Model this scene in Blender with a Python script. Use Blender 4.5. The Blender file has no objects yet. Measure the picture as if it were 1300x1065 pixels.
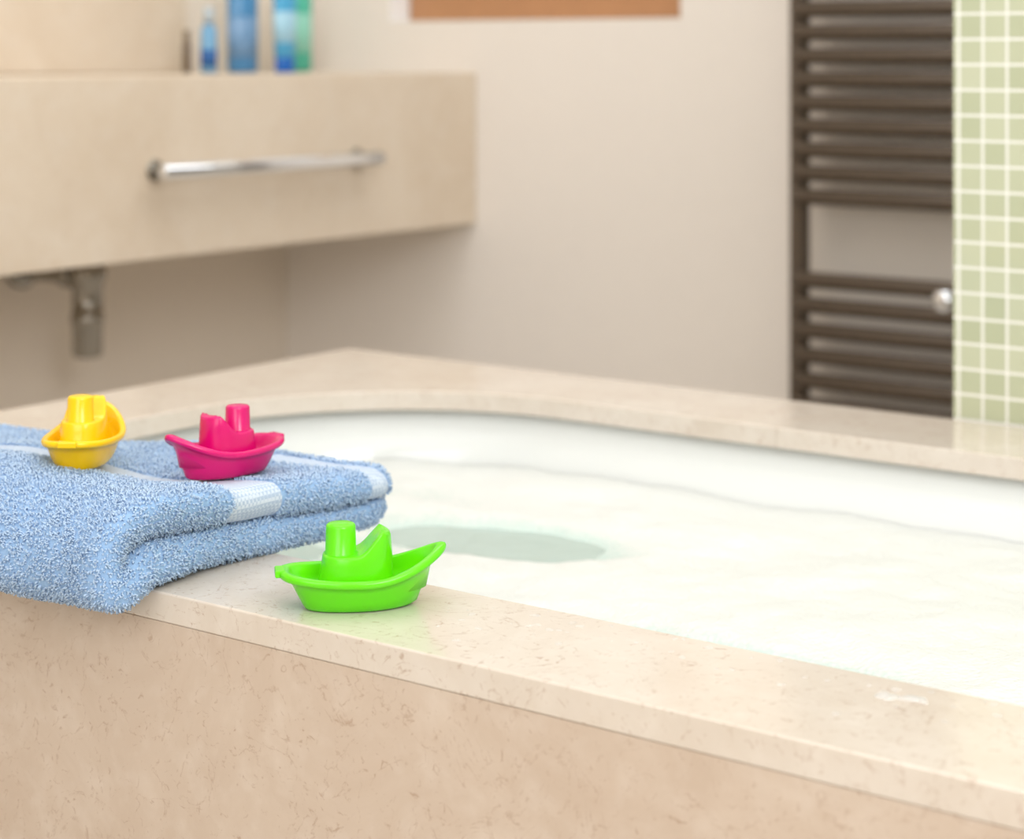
import bpy, bmesh, math, random, bisect
from mathutils import Vector, noise, Matrix
random.seed(7)
S=bpy.context.scene
COL=S.collection
RIM=0.56; CAMZ=0.96

# ------------------------------------------------------------ helpers
def lin(c):
    return tuple(((v/255)/12.92 if v/255<=0.04045 else ((v/255+0.055)/1.055)**2.4) for v in c)+(1,)
def mat_base(name):
    m=bpy.data.materials.new(name); m.use_nodes=True
    nt=m.node_tree; b=nt.nodes['Principled BSDF']
    return m,nt,b
def simple(name,rgb,rough=0.5,metal=0.0,bump=0,bscale=50,var=0.0,**kw):
    m,nt,b=mat_base(name)
    b.inputs['Roughness'].default_value=rough; b.inputs['Metallic'].default_value=metal
    tc=nt.nodes.new('ShaderNodeTexCoord')
    n=nt.nodes.new('ShaderNodeTexNoise'); n.inputs['Scale'].default_value=bscale; n.inputs['Detail'].default_value=4
    nt.links.new(tc.outputs['Object'],n.inputs['Vector'])
    mx=nt.nodes.new('ShaderNodeMix'); mx.data_type='RGBA'
    c=lin(rgb); mx.inputs[6].default_value=c
    mx.inputs[7].default_value=tuple(v*(1-var) for v in c[:3])+(1,)
    nt.links.new(n.outputs['Fac'],mx.inputs[0]); nt.links.new(mx.outputs[2],b.inputs['Base Color'])
    if bump:
        bp=nt.nodes.new('ShaderNodeBump'); bp.inputs['Strength'].default_value=bump; bp.inputs['Distance'].default_value=0.002
        nt.links.new(n.outputs['Fac'],bp.inputs['Height']); nt.links.new(bp.outputs[0],b.inputs['Normal'])
    for k,v in kw.items(): b.inputs[k.replace('_',' ')].default_value=v
    return m
def mesh_obj(name,verts,faces,mat=None,smooth=False,parent=None,bevel=0,seg=3):
    me=bpy.data.meshes.new(name); me.from_pydata([tuple(v) for v in verts],[],faces); me.update()
    bm=bmesh.new(); bm.from_mesh(me); bmesh.ops.recalc_face_normals(bm,faces=bm.faces); bm.to_mesh(me); bm.free()
    o=bpy.data.objects.new(name,me); COL.objects.link(o)
    if mat: me.materials.append(mat)
    if smooth:
        for p in me.polygons: p.use_smooth=True
    if parent: o.parent=parent
    if bevel:
        md=o.modifiers.new('bev','BEVEL'); md.width=bevel; md.segments=seg; md.limit_method='ANGLE'; md.angle_limit=math.radians(40)
    return o
def box(name,a,b,mat,parent=None,bevel=0):
    x0,y0,z0=a;x1,y1,z1=b
    v=[(x0,y0,z0),(x1,y0,z0),(x1,y1,z0),(x0,y1,z0),(x0,y0,z1),(x1,y0,z1),(x1,y1,z1),(x0,y1,z1)]
    f=[(0,3,2,1),(4,5,6,7),(0,1,5,4),(1,2,6,5),(2,3,7,6),(3,0,4,7)]
    return mesh_obj(name,v,f,mat,parent=parent,bevel=bevel)
def empty(name,loc=(0,0,0)):
    o=bpy.data.objects.new(name,None); COL.objects.link(o); o.location=loc; o.empty_display_size=0.05; return o
def lathe_rings(rings,n=32,axis='Z',cap=True):
    V=[];F=[]
    for c,r in rings:
        for i in range(n):
            a=2*math.pi*i/n; p=(r*math.cos(a),r*math.sin(a))
            if axis=='Z': V.append((c[0]+p[0],c[1]+p[1],c[2]))
            elif axis=='X': V.append((c[0],c[1]+p[0],c[2]+p[1]))
            else: V.append((c[0]+p[0],c[1],c[2]+p[1]))
    for k in range(len(rings)-1):
        for i in range(n):
            j=(i+1)%n; F.append((k*n+i,k*n+j,(k+1)*n+j,(k+1)*n+i))
    if cap:
        F.append(tuple(range(n))); F.append(tuple((len(rings)-1)*n+i for i in range(n)))
    return V,F
def tube(name,p0,p1,r,mat,parent=None,n=24,cham=0.0):
    p0=Vector(p0);p1=Vector(p1);d=(p1-p0);L=d.length;d.normalize()
    q=Vector((0,0,1)).rotation_difference(d)
    ch=cham if cham else r*0.15
    V,F=lathe_rings([((0,0,0),r-ch),((0,0,ch),r),((0,0,L-ch),r),((0,0,L),r-ch)],n)
    V=[p0+q@Vector(v) for v in V]
    o=mesh_obj(name,V,F,mat,parent=parent)
    for p in o.data.polygons: p.use_smooth=len(p.vertices)==4
    return o

# ------------------------------------------------------------ materials
def stone(name,c1,c2,fleck,rough=0.3,scale=1.0,amt=0.55,light=.14):
    m,nt,b=mat_base(name); N=nt.nodes; L=nt.links
    tc=N.new('ShaderNodeTexCoord')
    big=N.new('ShaderNodeTexNoise'); big.inputs['Scale'].default_value=7*scale; big.inputs['Detail'].default_value=8; big.inputs['Roughness'].default_value=0.68; big.inputs['Distortion'].default_value=0.8
    L.new(tc.outputs['Object'],big.inputs['Vector'])
    r1=N.new('ShaderNodeValToRGB'); r1.color_ramp.elements[0].position=0.33; r1.color_ramp.elements[1].position=0.68
    r1.color_ramp.elements[0].color=lin(c2); r1.color_ramp.elements[1].color=lin(c1)
    L.new(big.outputs['Fac'],r1.inputs['Fac'])
    fn=N.new('ShaderNodeTexNoise'); fn.inputs['Scale'].default_value=85*scale; fn.inputs['Detail'].default_value=6; fn.inputs['Roughness'].default_value=0.65; fn.inputs['Distortion'].default_value=1.8
    L.new(tc.outputs['Object'],fn.inputs['Vector'])
    rf=N.new('ShaderNodeValToRGB'); rf.color_ramp.elements[0].position=0.59; rf.color_ramp.elements[1].position=0.70
    rf.color_ramp.elements[0].color=(0,0,0,1); rf.color_ramp.elements[1].color=(1,1,1,1)
    L.new(fn.outputs['Fac'],rf.inputs['Fac'])
    ln=N.new('ShaderNodeTexNoise'); ln.inputs['Scale'].default_value=45*scale; ln.inputs['Detail'].default_value=6
    L.new(tc.outputs['Object'],ln.inputs['Vector'])
    rl=N.new('ShaderNodeValToRGB'); rl.color_ramp.elements[0].position=0.50; rl.color_ramp.elements[1].position=0.75
    rl.color_ramp.elements[0].color=(0,0,0,1); rl.color_ramp.elements[1].color=(light,light,light,1)
    L.new(ln.outputs['Fac'],rl.inputs['Fac'])
    vn=N.new('ShaderNodeTexNoise'); vn.inputs['Scale'].default_value=15*scale; vn.inputs['Detail'].default_value=7; vn.inputs['Distortion'].default_value=1.3
    L.new(tc.outputs['Object'],vn.inputs['Vector'])
    rv=N.new('ShaderNodeValToRGB'); e=rv.color_ramp.elements
    e[0].position=0.491; e[0].color=(0,0,0,1); e[1].position=0.5; e[1].color=(.8,.8,.8,1); e2=e.new(0.509); e2.color=(0,0,0,1)
    L.new(vn.outputs['Fac'],rv.inputs['Fac'])
    mul=N.new('ShaderNodeMath'); mul.operation='MULTIPLY'; L.new(rv.outputs[0],mul.inputs[0])
    rb=N.new('ShaderNodeValToRGB'); rb.color_ramp.elements[0].position=.45; rb.color_ramp.elements[1].position=.58
    L.new(fn.outputs['Fac'],rb.inputs['Fac']); L.new(rb.outputs[0],mul.inputs[1])
    add=N.new('ShaderNodeMath'); add.operation='MAXIMUM'; L.new(rf.outputs[0],add.inputs[0]); L.new(mul.outputs[0],add.inputs[1])
    am=N.new('ShaderNodeMath'); am.operation='MULTIPLY'; am.inputs[1].default_value=amt; L.new(add.outputs[0],am.inputs[0])
    m1=N.new('ShaderNodeMix'); m1.data_type='RGBA'; L.new(rl.outputs[0],m1.inputs[0]); L.new(r1.outputs[0],m1.inputs[6]); m1.inputs[7].default_value=lin((240,234,226))
    m2=N.new('ShaderNodeMix'); m2.data_type='RGBA'; L.new(am.outputs[0],m2.inputs[0]); L.new(m1.outputs[2],m2.inputs[6]); m2.inputs[7].default_value=lin(fleck)
    L.new(m2.outputs[2],b.inputs['Base Color'])
    b.inputs['Roughness'].default_value=rough
    bp=N.new('ShaderNodeBump'); bp.inputs['Strength'].default_value=0.06; bp.inputs['Distance'].default_value=0.001
    L.new(fn.outputs['Fac'],bp.inputs['Height']); L.new(bp.outputs[0],b.inputs['Normal'])
    return m
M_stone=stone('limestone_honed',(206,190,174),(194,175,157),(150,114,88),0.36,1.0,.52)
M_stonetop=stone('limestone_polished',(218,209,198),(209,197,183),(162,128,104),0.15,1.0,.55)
M_vanity=stone('travertine',(231,217,198),(220,203,181),(196,170,140),0.35,0.6,0.35)
M_wall=simple('wall_paint',(241,234,226),0.75,bump=0.05,bscale=30,var=0.03)
M_wallL=simple('wall_paint_cream',(237,226,212),0.75,bump=0.05,bscale=30,var=0.03)
M_ceil=simple('ceiling_paint',(247,247,247),0.8,var=0.02)
M_floor=stone('floor_stone',(228,221,210),(216,207,195),(180,160,140),0.4,0.6,0.3)
M_acryl=simple('white_acrylic',(229,233,232),0.12,var=0.0)
M_chrome=simple('chrome',(238,242,248),0.16,1.0)
M_nickel=simple('brushed_nickel',(160,156,148),0.25,1.0)
M_rad=simple('radiator_bronze',(98,86,74),0.42,0.4,var=0.1)
M_wood=simple('oak_frame',(194,142,100),0.45,bump=0.2,bscale=25,var=0.2)
M_white=simple('white_reveal',(250,250,249),0.6,var=0.01)
M_joint=simple('joint_filler',(188,172,156),0.7,var=0.1)

def tile_mat():
    m,nt,b=mat_base('green_mosaic'); N=nt.nodes; L=nt.links
    tc=N.new('ShaderNodeTexCoord'); sp=N.new('ShaderNodeSeparateXYZ'); L.new(tc.outputs['Object'],sp.inputs[0])
    cb=N.new('ShaderNodeCombineXYZ'); L.new(sp.outputs['X'],cb.inputs[0]); L.new(sp.outputs['Z'],cb.inputs[1])
    mp=N.new('ShaderNodeMapping'); mp.inputs['Location'].default_value=(0.9035,-0.5602,0); L.new(cb.outputs[0],mp.inputs[0])
    br=N.new('ShaderNodeTexBrick'); br.offset=0; br.squash=1
    br.inputs['Scale'].default_value=1.0
    br.inputs['Brick Width'].default_value=0.0277; br.inputs['Row Height'].default_value=0.0277
    br.inputs['Mortar Size'].default_value=0.0016; br.inputs['Mortar Smooth'].default_value=0.15; br.inputs['Bias'].default_value=-.1
    br.inputs['Color1'].default_value=lin((184,190,160)); br.inputs['Color2'].default_value=lin((201,205,179)); br.inputs['Mortar'].default_value=lin((238,238,232))
    L.new(mp.outputs[0],br.inputs['Vector'])
    L.new(br.outputs['Color'],b.inputs['Base Color'])
    r=N.new('ShaderNodeMapRange'); L.new(br.outputs['Fac'],r.inputs[0]); r.inputs[3].default_value=0.12; r.inputs[4].default_value=0.7; L.new(r.outputs[0],b.inputs['Roughness'])
    bp=N.new('ShaderNodeBump'); bp.invert=True; bp.inputs['Strength'].default_value=0.5; bp.inputs['Distance'].default_value=0.001
    L.new(br.outputs['Fac'],bp.inputs['Height']); L.new(bp.outputs[0],b.inputs['Normal'])
    return m
M_tile=tile_mat()

# ------------------------------------------------------------ room
X0,X1,Y0,Y1,ZC=-2.95,1.35,-1.1,3.16,2.5
box('floor',(X0-.1,Y0-.1,-.1),(X1+.1,Y1+.3,0),M_floor)
box('ceiling',(X0-.1,Y0-.1,ZC),(X1+.1,Y1+.3,ZC+.1),M_ceil)
box('wall_left',(X0-.1,Y0-.1,0),(X0,Y1+.3,ZC),M_wallL)
box('wall_right',(X1,Y0-.1,0),(X1+.1,Y1+.3,ZC),M_wall)
box('wall_front',(X0,Y0-.1,0),(X1,Y0,ZC),M_wall)
wx0,wx1,wz0,wz1=-2.66,-1.955,1.026,1.95
xs=[X0,wx0,wx1,X1]; zs_=[0,wz0,wz1,ZC]
V=[(x,y,z) for y in(Y1,Y1+.2) for z in zs_ for x in xs]; F=[]
def vid(s,k,i): return s*16+k*4+i
for s in(0,1):
    for k in range(3):
        for i in range(3):
            if k==1 and i==1: continue
            F.append((vid(s,k,i),vid(s,k,i+1),vid(s,k+1,i+1),vid(s,k+1,i)))
for (k0,i0,k1,i1) in((1,1,1,2),(1,2,2,2),(2,2,2,1),(2,1,1,1)):
    F.append((vid(0,k0,i0),vid(0,k1,i1),vid(1,k1,i1),vid(1,k0,i0)))
mesh_obj('wall_back',V,F,M_wall)
win=empty('window_1')
yw=Y1+.06; fw=.075
box('frame_bottom',(wx0+.002,yw,wz0+.001),(wx1-.002,yw+.05,wz0+fw),M_wood,win,.004)
box('frame_top',(wx0+.002,yw,wz1-fw),(wx1-.002,yw+.05,wz1-.001),M_wood,win,.004)
box('frame_left',(wx0+.002,yw,wz0+fw),(wx0+fw,yw+.05,wz1-fw),M_wood,win,.004)
box('frame_right',(wx1-fw,yw,wz0+fw),(wx1-.002,yw+.05,wz1-fw),M_wood,win,.004)
box('glass',(wx0+fw,yw+.02,wz0+fw),(wx1-fw,yw+.03,wz1-fw),simple('frosted_glass',(235,238,240),.3),win)
box('reveal_left',(wx0,Y1-.001,wz0),(wx0+.002,yw,wz1),M_white,win)
box('reveal_sill',(wx0,Y1-.001,wz0-.0),(wx1,yw,wz0+.001),M_white,win)

box('wall_partition',(-.910,2.038,0),(X1,2.16,ZC),M_tile)

# ------------------------------------------------------------ bathtub
tub=empty('bathtub')
ox0,ox1,oy0,oy1=-1.787,0.16,1.030,2.035
ix0,ix1,iy0,iy1=-1.628,0.0,1.166,1.875
def rrect(x0,x1,y0,y1,R,n=16,m=10):
    P=[]
    cs=[((x1-R,y0+R),-90),((x1-R,y1-R),0),((x0+R,y1-R),90),((x0+R,y0+R),180)]
    for (cx,cy),a0 in cs:
        for i in range(n+1):
            a=math.radians(a0+90*i/n); P.append((cx+R*math.cos(a),cy+R*math.sin(a)))
    return P
n=16
inner=rrect(ix0,ix1,iy0,iy1,.31,n)
outer=[]
corners=[(ox1,oy0),(ox1,oy1),(ox0,oy1),(ox0,oy0)]
for c in range(4):
    a=inner[c*(n+1)]; b=inner[c*(n+1)+n]; K=corners[c]
    if c in(0,2): A=(a[0],K[1]); B=(K[0],b[1])
    else: A=(K[0],a[1]); B=(b[0],K[1])
    for i in range(n+1):
        t=i/n*2
        if t<=1: outer.append((A[0]+(K[0]-A[0])*t,A[1]+(K[1]-A[1])*t))
        else: outer.append((K[0]+(B[0]-K[0])*(t-1),K[1]+(B[1]-K[1])*(t-1)))
N4=len(inner); TH=.022
V=[];F=[]
for z in(RIM,RIM-TH):
    V+= [(x,y,z) for x,y in inner]; V+=[(x,y,z) for x,y in outer]
for i in range(N4):
    j=(i+1)%N4
    F.append((i,j,N4+j,N4+i)); F.append((2*N4+i,3*N4+i,3*N4+j,2*N4+j))
    F.append((i,2*N4+i,2*N4+j,j)); F.append((N4+i,N4+j,3*N4+j,3*N4+i))
slab=mesh_obj('rim_slab',V,F,M_stonetop,parent=tub,bevel=.0016)
zb=RIM-TH-.0001
box('front_panel',(ox0+.002,oy0+.0006,0),(ox1-.002,oy0+.022,zb),M_stone,tub,.0005)
box('back_panel',(ox0+.002,oy1-.022,0),(ox1-.002,oy1-.002,zb),M_stone,tub)
box('left_panel',(ox0+.002,oy0+.022,0),(ox0+.022,oy1-.022,zb),M_stone,tub)
box('right_panel',(ox1-.022,oy0+.022,0),(ox1-.002,oy1-.022,zb),M_stone,tub)
box('joint_far',(-1.0403,iy1-.0002,RIM-TH),(-1.0397,oy1+.0001,RIM+.0002),M_joint,tub)
lv=[(0.0,-.012,.31),(.02,-.012,.31),(.03,-.004,.30),(.05,.004,.29),(.09,.012,.28),(.18,.03,.26),(.30,.06,.23),(.36,.09,.20),(.39,.14,.16),(.40,.20,.12)]
V=[];F=[]
for dz,ins,R in lv:
    zz=RIM-TH-dz
    V+=[(x,y,zz) for x,y in rrect(ix0+ins*1.6,ix1-ins*1.6,iy0+ins,iy1-ins,R,n)]
for k in range(len(lv)-1):
    for i in range(N4):
        j=(i+1)%N4; F.append((k*N4+i,k*N4+j,(k+1)*N4+j,(k+1)*N4+i))
F.append(tuple((len(lv)-1)*N4+i for i in range(N4)))
bowl=mesh_obj('bowl',V,F,M_acryl,smooth=True,parent=tub)
sd=bowl.modifiers.new('s','SOLIDIFY'); sd.thickness=.004; sd.offset=1

# ------------------------------------------------------------ water and foam
WZ=RIM-.088
m,nt,b=mat_base('bath_water'); Nn=nt.nodes; L=nt.links
Nn.remove(b)
tr=Nn.new('ShaderNodeBsdfTransparent'); tr.inputs[0].default_value=(.78,.90,.89,1)
df=Nn.new('ShaderNodeBsdfDiffuse'); df.inputs[0].default_value=lin((192,213,207))
gl=Nn.new('ShaderNodeBsdfGlossy'); gl.inputs['Roughness'].default_value=.05
mx=Nn.new('ShaderNodeMixShader'); mx.inputs[0].default_value=.88; L.new(tr.outputs[0],mx.inputs[1]); L.new(df.outputs[0],mx.inputs[2])
fr=Nn.new('ShaderNodeFresnel'); fr.inputs[0].default_value=1.33
wn=Nn.new('ShaderNodeTexNoise'); wn.inputs['Scale'].default_value=14; tcw=Nn.new('ShaderNodeTexCoord'); L.new(tcw.outputs['Object'],wn.inputs['Vector'])
bpw=Nn.new('ShaderNodeBump'); bpw.inputs['Strength'].default_value=.25; bpw.inputs['Distance'].default_value=.01; L.new(wn.outputs['Fac'],bpw.inputs['Height'])
L.new(bpw.outputs[0],gl.inputs['Normal']); L.new(bpw.outputs[0],fr.inputs['Normal'])
m2=Nn.new('ShaderNodeMixShader'); L.new(fr.outputs[0],m2.inputs[0]); L.new(mx.outputs[0],m2.inputs[1]); L.new(gl.outputs[0],m2.inputs[2])
L.new(m2.outputs[0],Nn['Material Output'].inputs[0]); M_water=m
ins=.0125; wl=rrect(ix0+ins*1.6,ix1-ins*1.6,iy0+ins,iy1-ins,.28,n)
mesh_obj('bath_water',[(x,y,WZ) for x,y in wl],[tuple(range(N4))],M_water)

m,nt,b=mat_base('bubble_foam'); Nn=nt.nodes; L=nt.links
b.inputs['Roughness'].default_value=.6
tcw=Nn.new('ShaderNodeTexCoord'); vo=Nn.new('ShaderNodeTexVoronoi'); vo.inputs['Scale'].default_value=210; L.new(tcw.outputs['Object'],vo.inputs['Vector'])
nn=Nn.new('ShaderNodeTexNoise'); nn.inputs['Scale'].default_value=26; nn.inputs['Detail'].default_value=5; nn.inputs['Roughness'].default_value=.6; L.new(tcw.outputs['Object'],nn.inputs['Vector'])
ad=Nn.new('ShaderNodeMath'); ad.operation='MULTIPLY_ADD'; L.new(vo.outputs['Distance'],ad.inputs[0]); ad.inputs[1].default_value=.7; L.new(nn.outputs['Fac'],ad.inputs[2])
bp=Nn.new('ShaderNodeBump'); bp.inputs['Strength'].default_value=.5; bp.inputs['Distance'].default_value=.003; L.new(ad.outputs[0],bp.inputs['Height']); L.new(bp.outputs[0],b.inputs['Normal'])
at=Nn.new('ShaderNodeAttribute'); at.attribute_name='thick'
inv=Nn.new('ShaderNodeMath'); inv.operation='MULTIPLY'; L.new(vo.outputs['Distance'],inv.inputs[0]); inv.inputs[1].default_value=-.5
sm=Nn.new('ShaderNodeMath'); sm.operation='MULTIPLY_ADD'; L.new(nn.outputs['Fac'],sm.inputs[0]); sm.inputs[1].default_value=.8; L.new(inv.outputs[0],sm.inputs[2])
ad2=Nn.new('ShaderNodeMath'); ad2.operation='ADD'; L.new(sm.outputs[0],ad2.inputs[0]); L.new(at.outputs['Fac'],ad2.inputs[1])
rr=Nn.new('ShaderNodeValToRGB'); rr.color_ramp.elements[0].position=.15; rr.color_ramp.elements[1].position=.85
rr.color_ramp.elements[0].color=lin((196,214,208)); rr.color_ramp.elements[1].color=lin((222,225,222))
L.new(ad2.outputs[0],rr.inputs[0]); L.new(rr.outputs[0],b.inputs['Base Color'])
M_foam=m
def in_rr(x,y,x0,x1,y0,y1,R):
    cx=min(max(x,x0+R),x1-R); cy=min(max(y,y0+R),y1-R)
    return R-math.hypot(x-cx,y-cy)
def foam_field(x,y):
    nz=noise.fractal(Vector((x*6,y*6,3)),1.0,2.0,5)*.05
    f=1.0
    ca,sa=math.cos(.15),math.sin(.15)
    dx,dy=x+1.19,y-1.58
    u=(dx*ca+dy*sa)/.125; v=(-dx*sa+dy*ca)/.062
    f=min(f,(math.hypot(u,v)-1)*.11+nz*.9)
    dx,dy=x+1.42,y-1.40
    f=min(f,(math.hypot(dx/.13,dy/.10)-1)*.09+nz*.8)
    dx,dy=x+.80,y-1.385
    f=min(f,(math.hypot(dx/.13,dy/.033)-1)*.07+nz*.9)
    dx,dy=x+1.42,y-1.70
    f=min(f,.035+max(0,math.hypot(dx/.20,dy/.045)-1)*.09+nz*.5)
    tk=f
    f=min(f,.03+ (1.87-y)*.30 +nz*.3)
    return f,tk
st=.005
nx=int((ix1-ix0)/st); ny=int((iy1-iy0)/st)
idx={};V=[];F=[];TK=[]
for i in range(nx+1):
    for j in range(ny+1):
        x=ix0+i*st; y=iy0+j*st
        e=in_rr(x,y,ix0+.018,ix1-.018,iy0+.011,iy1-.011,.28)
        f,tk=foam_field(x,y)
        if e>-.004 and f>-.03:
            t=max(0,min(1,f/.06)); h=.0085*(1-(1-t)**2)+ t*(noise.fractal(Vector((x*9,y*9,0)),1.0,2.0,4)*.007+noise.fractal(Vector((x*32,y*32,0)),1.0,2.0,3)*.0014)
            if f<0: h=f*.35
            else: h=max(h,.0012*min(1,t*8))
            idx[i,j]=len(V); V.append((x,y,WZ+.0004+h)); TK.append(max(0,min(1,tk/.05)))
for (i,j) in list(idx):
    q=[(i,j),(i+1,j),(i+1,j+1),(i,j+1)]
    if all(k in idx for k in q): F.append(tuple(idx[k] for k in q))
fo=mesh_obj('bubble_foam',V,F,M_foam,smooth=True)
att=fo.data.attributes.new('thick','FLOAT','POINT')
for i,t in enumerate(TK): att.data[i].value=t

# ------------------------------------------------------------ towel
TXc,THX,tth=-1.405,.317,.0155
Yf=1.004; Yb=1.290
path=[]
nb=46
for i in range(nb+1): path.append((Yb-.006-(Yb-.006-Yf)*i/nb,tth,0))
for i in range(1,16):
    a=math.pi*i/16; path.append((Yf-tth*1.02*math.sin(a),2*tth-tth*math.cos(a),1))
for i in range(nb+1): path.append((Yf+(Yb-Yf)*i/nb,3*tth,2))
def endcap(y,z): return [(y+tth*.30,z),(y+tth*.55,z),(y+tth*.68,z)]
pre=[(y,z,0) for y,z in reversed(endcap(path[0][0],tth))]; post=[(y,z,2) for y,z in endcap(path[-1][0],3*tth)]
path=pre+path+post
sec=[]
hx=THX-tth; nxs=90
for i in range(nxs+1): sec.append((-hx+2*hx*i/nxs,1.0))
for i in range(1,10):
    a=math.pi*i/10; sec.append((hx+tth*math.sin(a),math.cos(a)))
for i in range(nxs+1): sec.append((hx-2*hx*i/nxs,-1.0))
for i in range(1,10):
    a=math.pi*i/10; sec.append((-hx-tth*math.sin(a),-math.cos(a)))
def warp(x,y,z):
    k=1.0-max(0,(-1.10-x))*.82; k=max(.6,k)
    y2=Yf+(y-Yf)*k if y>Yf else y
    g=1.10-.26*max(0,min(1,(y-1.0)/.27))
    g*=1+.16*noise.noise(Vector((x*7,y*7,1.7)))
    z2=z*g
    if y2<1.03: z2-=(1.03-y2)*.28
    w=noise.noise_vector(Vector((x*9,y*9,z*12+5)))
    w2=noise.noise_vector(Vector((x*24,y*24,z*24+9)))
    y2+=w[1]*.008+w2[1]*.0025; x2=x+w[0]*.008+w2[0]*.0025+ .006*math.sin(z*60+y*9)
    z2+=w[2]*.0045+w2[2]*.0018
    return x2,y2,z2
V=[];F=[];band=[]
ns=len(sec); npth=len(path)
for k,(py,pz,reg) in enumerate(path):
    a=path[max(0,k-1)]; b2=path[min(npth-1,k+1)]
    ty,tz=b2[0]-a[0],b2[1]-a[1]; l=math.hypot(ty,tz); ty/=l;tz/=l
    ny_,nz_=-tz,ty
    d_end=min(k,npth-1-k); sh=1.0 if d_end>2 else [.45,.75,.92][d_end]
    for sx,sn in sec:
        x=TXc+sx; y=py+ny_*tth*sn*sh*.97; z=pz+nz_*tth*sn*sh*.97
        if y>Yb-.02 and sx>hx-.03: x-=((y-(Yb-.02))/.03)**2*.012*max(0,(sx-(hx-.03))/.03)
        x2,y2,z2=warp(x,y,z)
        if y2>1.03: z2=max(z2,.0015)
        V.append((x2,y2,RIM+z2))
for k in range(npth-1):
    for i in range(ns):
        j=(i+1)%ns; F.append((k*ns+i,k*ns+j,(k+1)*ns+j,(k+1)*ns+i))
        py=(path[k][0]+path[k+1][0])/2; reg=path[k][2]
        xm=TXc+sec[i][0]
        band.append(1 if (reg==2 and (1.107<py<1.158 or (1.258<py<1.284 and xm>-1.2))) else 0)
F.append(tuple(range(ns))); F.append(tuple((npth-1)*ns+i for i in range(ns))); band+=[0,0]
M_towel=simple('towel_cotton_blue',(150,186,226),.95,bump=.3,bscale=300,var=.12,Sheen_Weight=.3)
mb,nt,b=mat_base('towel_woven_band'); Nn=nt.nodes; L=nt.links
b.inputs['Roughness'].default_value=.9
tcw=Nn.new('ShaderNodeTexCoord'); mp=Nn.new('ShaderNodeMapping'); mp.inputs['Rotation'].default_value=(0,0,.785); L.new(tcw.outputs['Object'],mp.inputs[0])
ck=Nn.new('ShaderNodeTexChecker'); ck.inputs['Scale'].default_value=330; L.new(mp.outputs[0],ck.inputs['Vector'])
ck.inputs['Color1'].default_value=lin((206,218,234)); ck.inputs['Color2'].default_value=lin((174,193,218)); L.new(ck.outputs['Color'],b.inputs['Base Color'])
bp=Nn.new('ShaderNodeBump'); bp.inputs['Strength'].default_value=.5; bp.inputs['Distance'].default_value=.001; L.new(ck.outputs['Fac'],bp.inputs['Height']); L.new(bp.outputs[0],b.inputs['Normal'])
me=bpy.data.meshes.new('bath_towel'); me.from_pydata(V,[],F); me.materials.append(M_towel); me.materials.append(mb)
for p,bn in zip(me.polygons,band): p.material_index=1 if bn else 0; p.use_smooth=True
me.update()
bm=bmesh.new(); bm.from_mesh(me); bmesh.ops.recalc_face_normals(bm,faces=bm.faces); bm.to_mesh(me); bm.free()
towel=bpy.data.objects.new('bath_towel',me); COL.objects.link(towel)
V_t=V
polys=[p for p in me.polygons if p.material_index==0 and len(p.vertices)==4]
areas=[];tot=0
for p in polys: tot+=p.area; areas.append(tot)
TV=[];TF=[]
NT=150000
for q in range(NT):
    r=random.random()*tot; p=polys[min(len(polys)-1,bisect.bisect(areas,r))]
    c=[me.vertices[i].co for i in p.vertices]; u,v=random.random(),random.random()
    P=(c[0]*(1-u)+c[1]*u)*(1-v)+(c[3]*(1-u)+c[2]*u)*v
    if P.x<-1.55: continue
    nrm=p.normal
    t=nrm.orthogonal().normalized(); t.rotate(Matrix.Rotation(random.random()*6.283,3,nrm)); bt=nrm.cross(t)
    h=random.uniform(.0018,.0034); w=random.uniform(.0004,.0007); s=random.uniform(.3,.8)
    pts=[P-nrm*.0003,P+nrm*h*.6+t*h*.1*s,P+nrm*h+t*h*.5*s,P+nrm*h*.75+t*h*1.0*s]
    b0=len(TV)
    for k,pp in enumerate(pts):
        TV.append(pp-bt*w); TV.append(pp+bt*w)
    for k in range(3): TF.append((b0+2*k,b0+2*k+1,b0+2*k+3,b0+2*k+2))
ml=bpy.data.meshes.new('terry_loops'); ml.from_pydata([tuple(v) for v in TV],[],TF)
for p in ml.polygons: p.use_smooth=True
ml.materials.append(simple('terry_loop_cotton',(183,209,238),.9,bscale=400,var=.15,Sheen_Weight=.3))
lo=bpy.data.objects.new('terry_loops',ml); COL.objects.link(lo); lo.parent=towel
def towel_top(x,y,r=.02):
    zs=sorted((v[2] for v in V_t if (v[0]-x)**2+(v[1]-y)**2<r*r),reverse=True)
    return sum(zs[:6])/6

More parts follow.
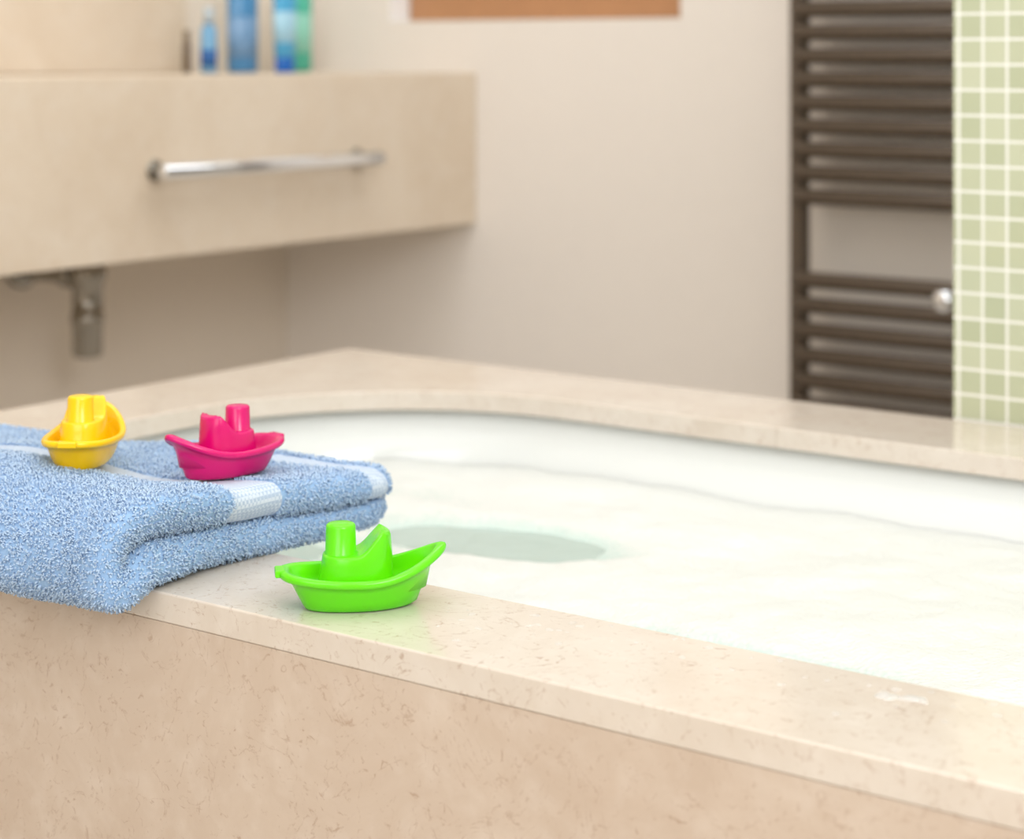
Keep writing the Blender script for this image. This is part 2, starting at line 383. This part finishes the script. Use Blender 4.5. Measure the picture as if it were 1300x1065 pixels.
# ------------------------------------------------------------ toy boats
def ring(a,b,zf,n=72,xo=0,bow=1.25,stern=.72):
    P=[]
    for i in range(n):
        ph=2*math.pi*i/n; c=math.cos(ph); s=math.sin(ph)
        e=bow if c>0 else stern
        y=b*math.copysign(abs(s)**e,s)
        P.append((a*c+xo,y,zf(c)))
    return P
def boat(name,mat,loc,heading,sc=1.0,tilt=0):
    E=empty(name)
    L2,W2=.0610,.0335
    H=.0250
    sheer=lambda c: H+ (.0185*max(0,c)**2.0) + .0035*max(0,-c)**2
    n=72; rings=[]
    rings.append(ring(L2*.54,W2*.48,lambda c:.0,n,-.003))
    rings.append(ring(L2*.64,W2*.62,lambda c:.0006,n,-.003))
    rings.append(ring(L2*.68,W2*.67,lambda c:.0026,n,-.002))
    rings.append(ring(L2*.74,W2*.76,lambda c:.3*sheer(c),n,-.0015))
    rings.append(ring(L2*.82,W2*.84,lambda c:.6*sheer(c),n,-.001))
    rings.append(ring(L2*.885,W2*.90,lambda c:sheer(c)-.0060,n))
    rings.append(ring(L2*.97,W2*.96,lambda c:sheer(c)-.0058,n))
    rings.append(ring(L2*.993,W2*.988,lambda c:sheer(c)-.0046,n))
    rings.append(ring(L2*1.0,W2*1.0,lambda c:sheer(c)-.0026,n))
    rings.append(ring(L2*.987,W2*.978,lambda c:sheer(c)-.0006,n))
    rings.append(ring(L2*.955,W2*.935,lambda c:sheer(c),n))
    rings.append(ring(L2*.90,W2*.865,lambda c:sheer(c)-.0005,n))
    rings.append(ring(L2*.87,W2*.83,lambda c:sheer(c)-.002,n))
    rings.append(ring(L2*.82,W2*.79,lambda c:.72*sheer(c)-.001,n))
    rings.append(ring(L2*.76,W2*.74,lambda c:.0125,n))
    rings.append(ring(L2*.4,W2*.4,lambda c:.0122,n))
    V=[];F=[]
    for r in rings: V+=r
    for k in range(len(rings)-1):
        for i in range(n):
            j=(i+1)%n; F.append((k*n+i,k*n+j,(k+1)*n+j,(k+1)*n+i))
    F.append(tuple(range(n))); F.append(tuple((len(rings)-1)*n+i for i in range(n)))
    mesh_obj('hull',V,F,mat,smooth=True,parent=E)
    def top(x):
        t=max(0,min(1,(x+.006)/.019)); t=t*t*(3-2*t)*.4+t*t*.6
        z=.0385+.0170*t
        if x>.013: z-= (x-.013)*.35
        return z
    cx=-.0045; n=56
    def oval(a,b,zf):
        P=[]
        for i in range(n):
            ph=2*math.pi*i/n; c=math.cos(ph);s=math.sin(ph)
            x=cx+a*math.copysign(abs(c)**.8,c); y=b*math.copysign(abs(s)**.8,s); P.append((x,y,zf(x)))
        return P
    A,B=.0255,.0185
    rg=[oval(A*1.20,B*1.14,lambda x:.0115),oval(A*1.13,B*1.08,lambda x:.0155),oval(A*1.05,B*1.02,lambda x:.0225),
        oval(A*1.0,B,lambda x:top(x)*.8),oval(A*.97,B*.97,lambda x:top(x)-.0018),oval(A*.945,B*.94,lambda x:top(x)-.0004),oval(A*.90,B*.89,lambda x:top(x))]
    for s in(.75,.6,.45,.3,.15): rg.append(oval(A*s,B*s,lambda x:top(x)))
    V=[];F=[]
    for r in rg: V+=r
    for k in range(len(rg)-1):
        for i in range(n):
            j=(i+1)%n; F.append((k*n+i,k*n+j,(k+1)*n+j,(k+1)*n+i))
    F.append(tuple(range(n))); F.append(tuple((len(rg)-1)*n+i for i in range(n)))
    mesh_obj('cabin',V,F,mat,smooth=True,parent=E)
    fx=-.0160
    V,F=lathe_rings([((fx,0,.030),.0118),((fx,0,.0392),.0118),((fx,0,.040),.0112),((fx,0,.0575),.0108),((fx,0,.0590),.0103),((fx,0,.0598),.0092),((fx,0,.06),.004)],32)
    mesh_obj('funnel',V,F,mat,smooth=True,parent=E)
    box('stern_tab',(-.0635,-.008,.0235),(-.056,.008,.0290),mat,E,.0012)
    E.location=loc; E.rotation_euler=(0,tilt,heading); E.scale=(sc,)*3
    return E
def plastic(name,rgb):
    return simple(name,rgb,.22,var=.02,bscale=8,Subsurface_Weight=.10,Subsurface_Scale=.01)
hR=math.atan2(.596,.803)
boat('toy_boat',plastic('green_plastic',(100,222,8)),(-.946,1.093,RIM+.0003),hR+math.radians(9))
px,py=-1.151,1.157
b2=boat('toy_boat.001',plastic('pink_plastic',(214,4,112)),(px,py,0),hR+math.radians(180+45),.91)
b2.location.z=towel_top(px,py)+.002
yx,yy=-1.257,1.104
b3=boat('toy_boat.002',plastic('yellow_plastic',(255,205,2)),(yx,yy,0),hR+math.radians(88),.95)
b3.location.z=towel_top(yx,yy)+.001

# ------------------------------------------------------------ vanity
van=empty('vanity_counter')
vx1=-2.434; vt=CAMZ-.038; vb=vt-.302
box('counter_top',(X0+.001,.9,vt-.03),(vx1-.026,Y1-.001,vt),M_vanity,van)
box('front_apron',(vx1-.0259,.9,vb),(vx1,Y1-.001,vt),M_vanity,van,.002)
box('underside',(X0+.001,.9,vb+.004),(vx1-.0262,Y1-.001,vb+.03),M_vanity,van)
box('end_apron',(X0+.001,.9,vb+.0305),(vx1-.0262,.925,vt-.0305),M_vanity,van)
box('trim_splashback',(X0+.0015,.9,vt+.001),(X0+.02,2.84,1.6),M_vanity,None,.002)
hd=empty('towel_rail')
hz=CAMZ-.193; hxx=vx1+.045
tube('bar',(hxx,2.262,hz),(hxx,2.812,hz),.0125,M_chrome,hd)
for i,yy_ in enumerate((2.285,2.79)):
    tube('post_%d'%i,(vx1+.0005,yy_,hz),(hxx,yy_,hz),.0085,M_nickel,hd)
    tube('rose_%d'%i,(vx1+.0005,yy_,hz),(vx1+.008,yy_,hz),.018,M_nickel,hd)

tp=empty('basin_trap')
tx,ty=-2.76,2.43
V,F=lathe_rings([((tx,ty,.410),.012),((tx,ty,.412),.024),((tx,ty,.418),.0275),((tx,ty,.47),.0275),((tx,ty,.472),.030),((tx,ty,.49),.030),((tx,ty,.492),.0275),((tx,ty,.545),.0275),((tx,ty,.55),.034),((tx,ty,.575),.034),((tx,ty,.58),.018),((tx,ty,vb+.003),.018)],32)
mesh_obj('trap_body',V,F,M_nickel,smooth=True,parent=tp)
tube('outlet_pipe',(tx,ty,.560),(X0+.005,ty,.560),.020,M_nickel,tp)
tube('outlet_nut',(tx-.03,ty,.560),(tx-.06,ty,.560),.028,M_nickel,tp)
tube('wall_flange',(X0+.001,ty,.560),(X0+.02,ty,.560),.038,M_nickel,tp)

# ------------------------------------------------------------ bottles
def bottle(name,x,y,prof,mats,flat=1.0):
    E=empty(name,(x,y,vt+.0005))
    for pn,mi,pr in prof:
        V,F=lathe_rings([((0,0,z),r) for z,r in pr],28)
        o=mesh_obj(pn,V,F,mats[mi],smooth=False,parent=E)
        for p in o.data.polygons: p.use_smooth=len(p.vertices)==4
        o.scale=(flat,1,1)
    E.rotation_euler=(0,0,math.radians(-10))
    return E
def pl(n,c): return simple(n,c,.25,var=.05,bscale=10)
bw=pl('cap_white',(232,238,242))
bottle('shampoo_bottle',-2.76,2.735,[('body',0,[(0,.013),(.002,.016),(.06,.016),(.062,.0155),(.085,.0155),(.095,.008)]),('label',1,[(.012,.0163),(.045,.0163)]),('cap',2,[(.095,.010),(.125,.010),(.127,.008)])],[pl('bl1',(120,175,215)),pl('bl1b',(30,95,165)),pl('cap_grey',(190,205,215))])
bottle('shampoo_bottle.001',-2.77,2.838,[('body',0,[(0,.026),(.004,.033),(.15,.033),(.165,.026),(.172,.014)]),('label',1,[(.03,.0334),(.11,.0334)]),('cap',2,[(.172,.018),(.21,.018),(.212,.015)])],[pl('bl2',(84,146,196)),pl('bl2b',(120,160,200)),bw],.7)
bottle('lotion_tube',-2.70,2.885,[('cap',0,[(0,.020),(.001,.022),(.028,.022),(.03,.021)]),('body',1,[(.03,.023),(.08,.025),(.14,.026),(.17,.027),(.172,.026)]),('label',2,[(.06,.0246),(.12,.0262)])],[pl('bl3',(22,104,196)),pl('bl3b',(84,176,224)),pl('bl3c',(168,214,236))],.6)
bottle('shower_gel_bottle',-2.79,3.02,[('body',0,[(0,.022),(.004,.032),(.17,.032),(.18,.02)]),('cap',1,[(.18,.018),(.21,.018)]),('label',2,[(.04,.0323),(.12,.0323)])],[pl('tl',(84,196,170)),bw,pl('tl2',(150,220,200))],.7)
bottle('perfume_vial',-2.82,2.735,[('body',0,[(0,.006),(.001,.008),(.055,.008),(.060,.005)]),('cap',1,[(.060,.0065),(.082,.0065),(.084,.005)])],[pl('vial',(112,92,72)),pl('vial_cap',(140,122,100))])

# ------------------------------------------------------------ radiator
rd=empty('towel_radiator')
ry=3.085; rx0,rx1=-1.666,-1.16
box('post_left',(rx0-.014,ry-.012,.18),(rx0+.014,ry+.018,1.66),M_rad,rd,.006)
box('post_right',(rx1-.014,ry-.012,.18),(rx1+.014,ry+.018,1.66),M_rad,rd,.006)
zs=[]
z=.568
while z>.2: zs.append(z); z-=.0435
z=.7126
k=0
while z<1.62:
    zs.append(z); z+=.0405; k+=1
    if k==11: z+=.10
for i,z in enumerate(zs):
    tube('bar_%02d'%i,(rx0,ry-.014,z),(rx1,ry-.014,z),.0145,M_rad,rd,20,.002)
for i,(bx,bz) in enumerate(((rx0,.3),(rx1,.3),(rx0,1.5),(rx1,1.5))):
    tube('bracket_%d'%i,(bx,ry+.01,bz),(bx,Y1-.001,bz),.01,M_rad,rd)
kx,kz=-1.353,.560
tube('valve_stem',(kx,ry-.026,kz),(kx,ry-.075,kz),.009,M_chrome,rd)
V,F=lathe_rings([((kx,ry-.075,kz),.012),((kx,ry-.079,kz),.0185),((kx,ry-.095,kz),.0195),((kx,ry-.101,kz),.014)],24,'Y')
mesh_obj('valve_knob',V,F,M_chrome,smooth=True,parent=rd)

# ------------------------------------------------------------ droplets and suds on rim
def dome(V,F,x,y,r,h,z0):
    b0=len(V); n=12; K=4
    for k in range(K):
        a=math.pi/2*k/K
        for i in range(n):
            t=2*math.pi*i/n; rr=r*math.cos(a)*(1+.2*math.sin(2*t+x*900)+.1*math.sin(3*t+y*700)); V.append((x+rr*math.cos(t),y+rr*math.sin(t),z0+h*math.sin(a)))
    V.append((x,y,z0+h)); top=len(V)-1
    for k in range(K-1):
        for i in range(n):
            j=(i+1)%n; F.append((b0+k*n+i,b0+k*n+j,b0+(k+1)*n+j,b0+(k+1)*n+i))
    for i in range(n): F.append((b0+(K-1)*n+i,b0+(K-1)*n+(i+1)%n,top))
V=[];F=[]
for i in range(60):
    x=random.uniform(-.90,-.45); y=random.uniform(1.11,1.160) if random.random()<.85 else random.uniform(1.05,1.16)
    r=random.choice((.0010,.0015,.0022,.003)); dome(V,F,x,y,r,r*.35,RIM+.0001)
md=simple('droplet_water',(245,245,245),.04,Alpha=.2)
mesh_obj('water_droplets',V,F,md,smooth=True)
V=[];F=[]
for i in range(10):
    dome(V,F,-.540+random.uniform(-.014,.014),1.134+random.uniform(-.006,.006),random.uniform(.003,.006),.0014,RIM+.0001)
mesh_obj('soap_suds',V,F,simple('suds',(240,238,234),.35,Alpha=.45),smooth=True)

# ------------------------------------------------------------ lights
def area(name,loc,target,sx,sy,power,col=(1,1,1)):
    l=bpy.data.lights.new(name,'AREA'); l.shape='RECTANGLE'; l.size=sx; l.size_y=sy; l.energy=power; l.color=col
    o=bpy.data.objects.new(name,l); COL.objects.link(o); o.location=loc
    d=Vector(target)-Vector(loc); o.rotation_euler=d.to_track_quat('-Z','Y').to_euler(); return o
wc=(.985,.985,.99)
area('ceiling_light',(-.9,1.0,2.46),(-.9,1.0,0),2.4,2.2,16,wc)
area('back_wall_fill',(-1.5,2.5,2.46),(-1.9,3.0,.2),2.4,.9,25,wc)  # added fill that brightens the back of the room, not a ceiling fitting
area('softbox_right',(1.1,.2,2.0),(-1.5,2.2,.7),1.1,1.1,35,wc)
area('softbox_front',(-.6,-1.0,1.6),(-1.7,3.1,1.0),2.0,1.4,28,wc)
w=bpy.data.worlds.new('world'); S.world=w; w.use_nodes=True
w.node_tree.nodes['Background'].inputs[0].default_value=(.9,.95,1,1); w.node_tree.nodes['Background'].inputs[1].default_value=.6

# ------------------------------------------------------------ camera
cam=bpy.data.cameras.new('camera'); co=bpy.data.objects.new('camera',cam); COL.objects.link(co)
co.location=(0,0,CAMZ)
co.rotation_euler=Vector((-.596,.803,0)).to_track_quat('-Z','Y').to_euler()
cam.sensor_width=36; cam.sensor_fit='HORIZONTAL'; cam.lens=2523/1300*36
cam.shift_y=-(532.5-68)/1300
cam.clip_start=.01
cam.dof.use_dof=True; cam.dof.focus_distance=1.46; cam.dof.aperture_fstop=5.0
S.camera=co
S.view_settings.view_transform='Standard'
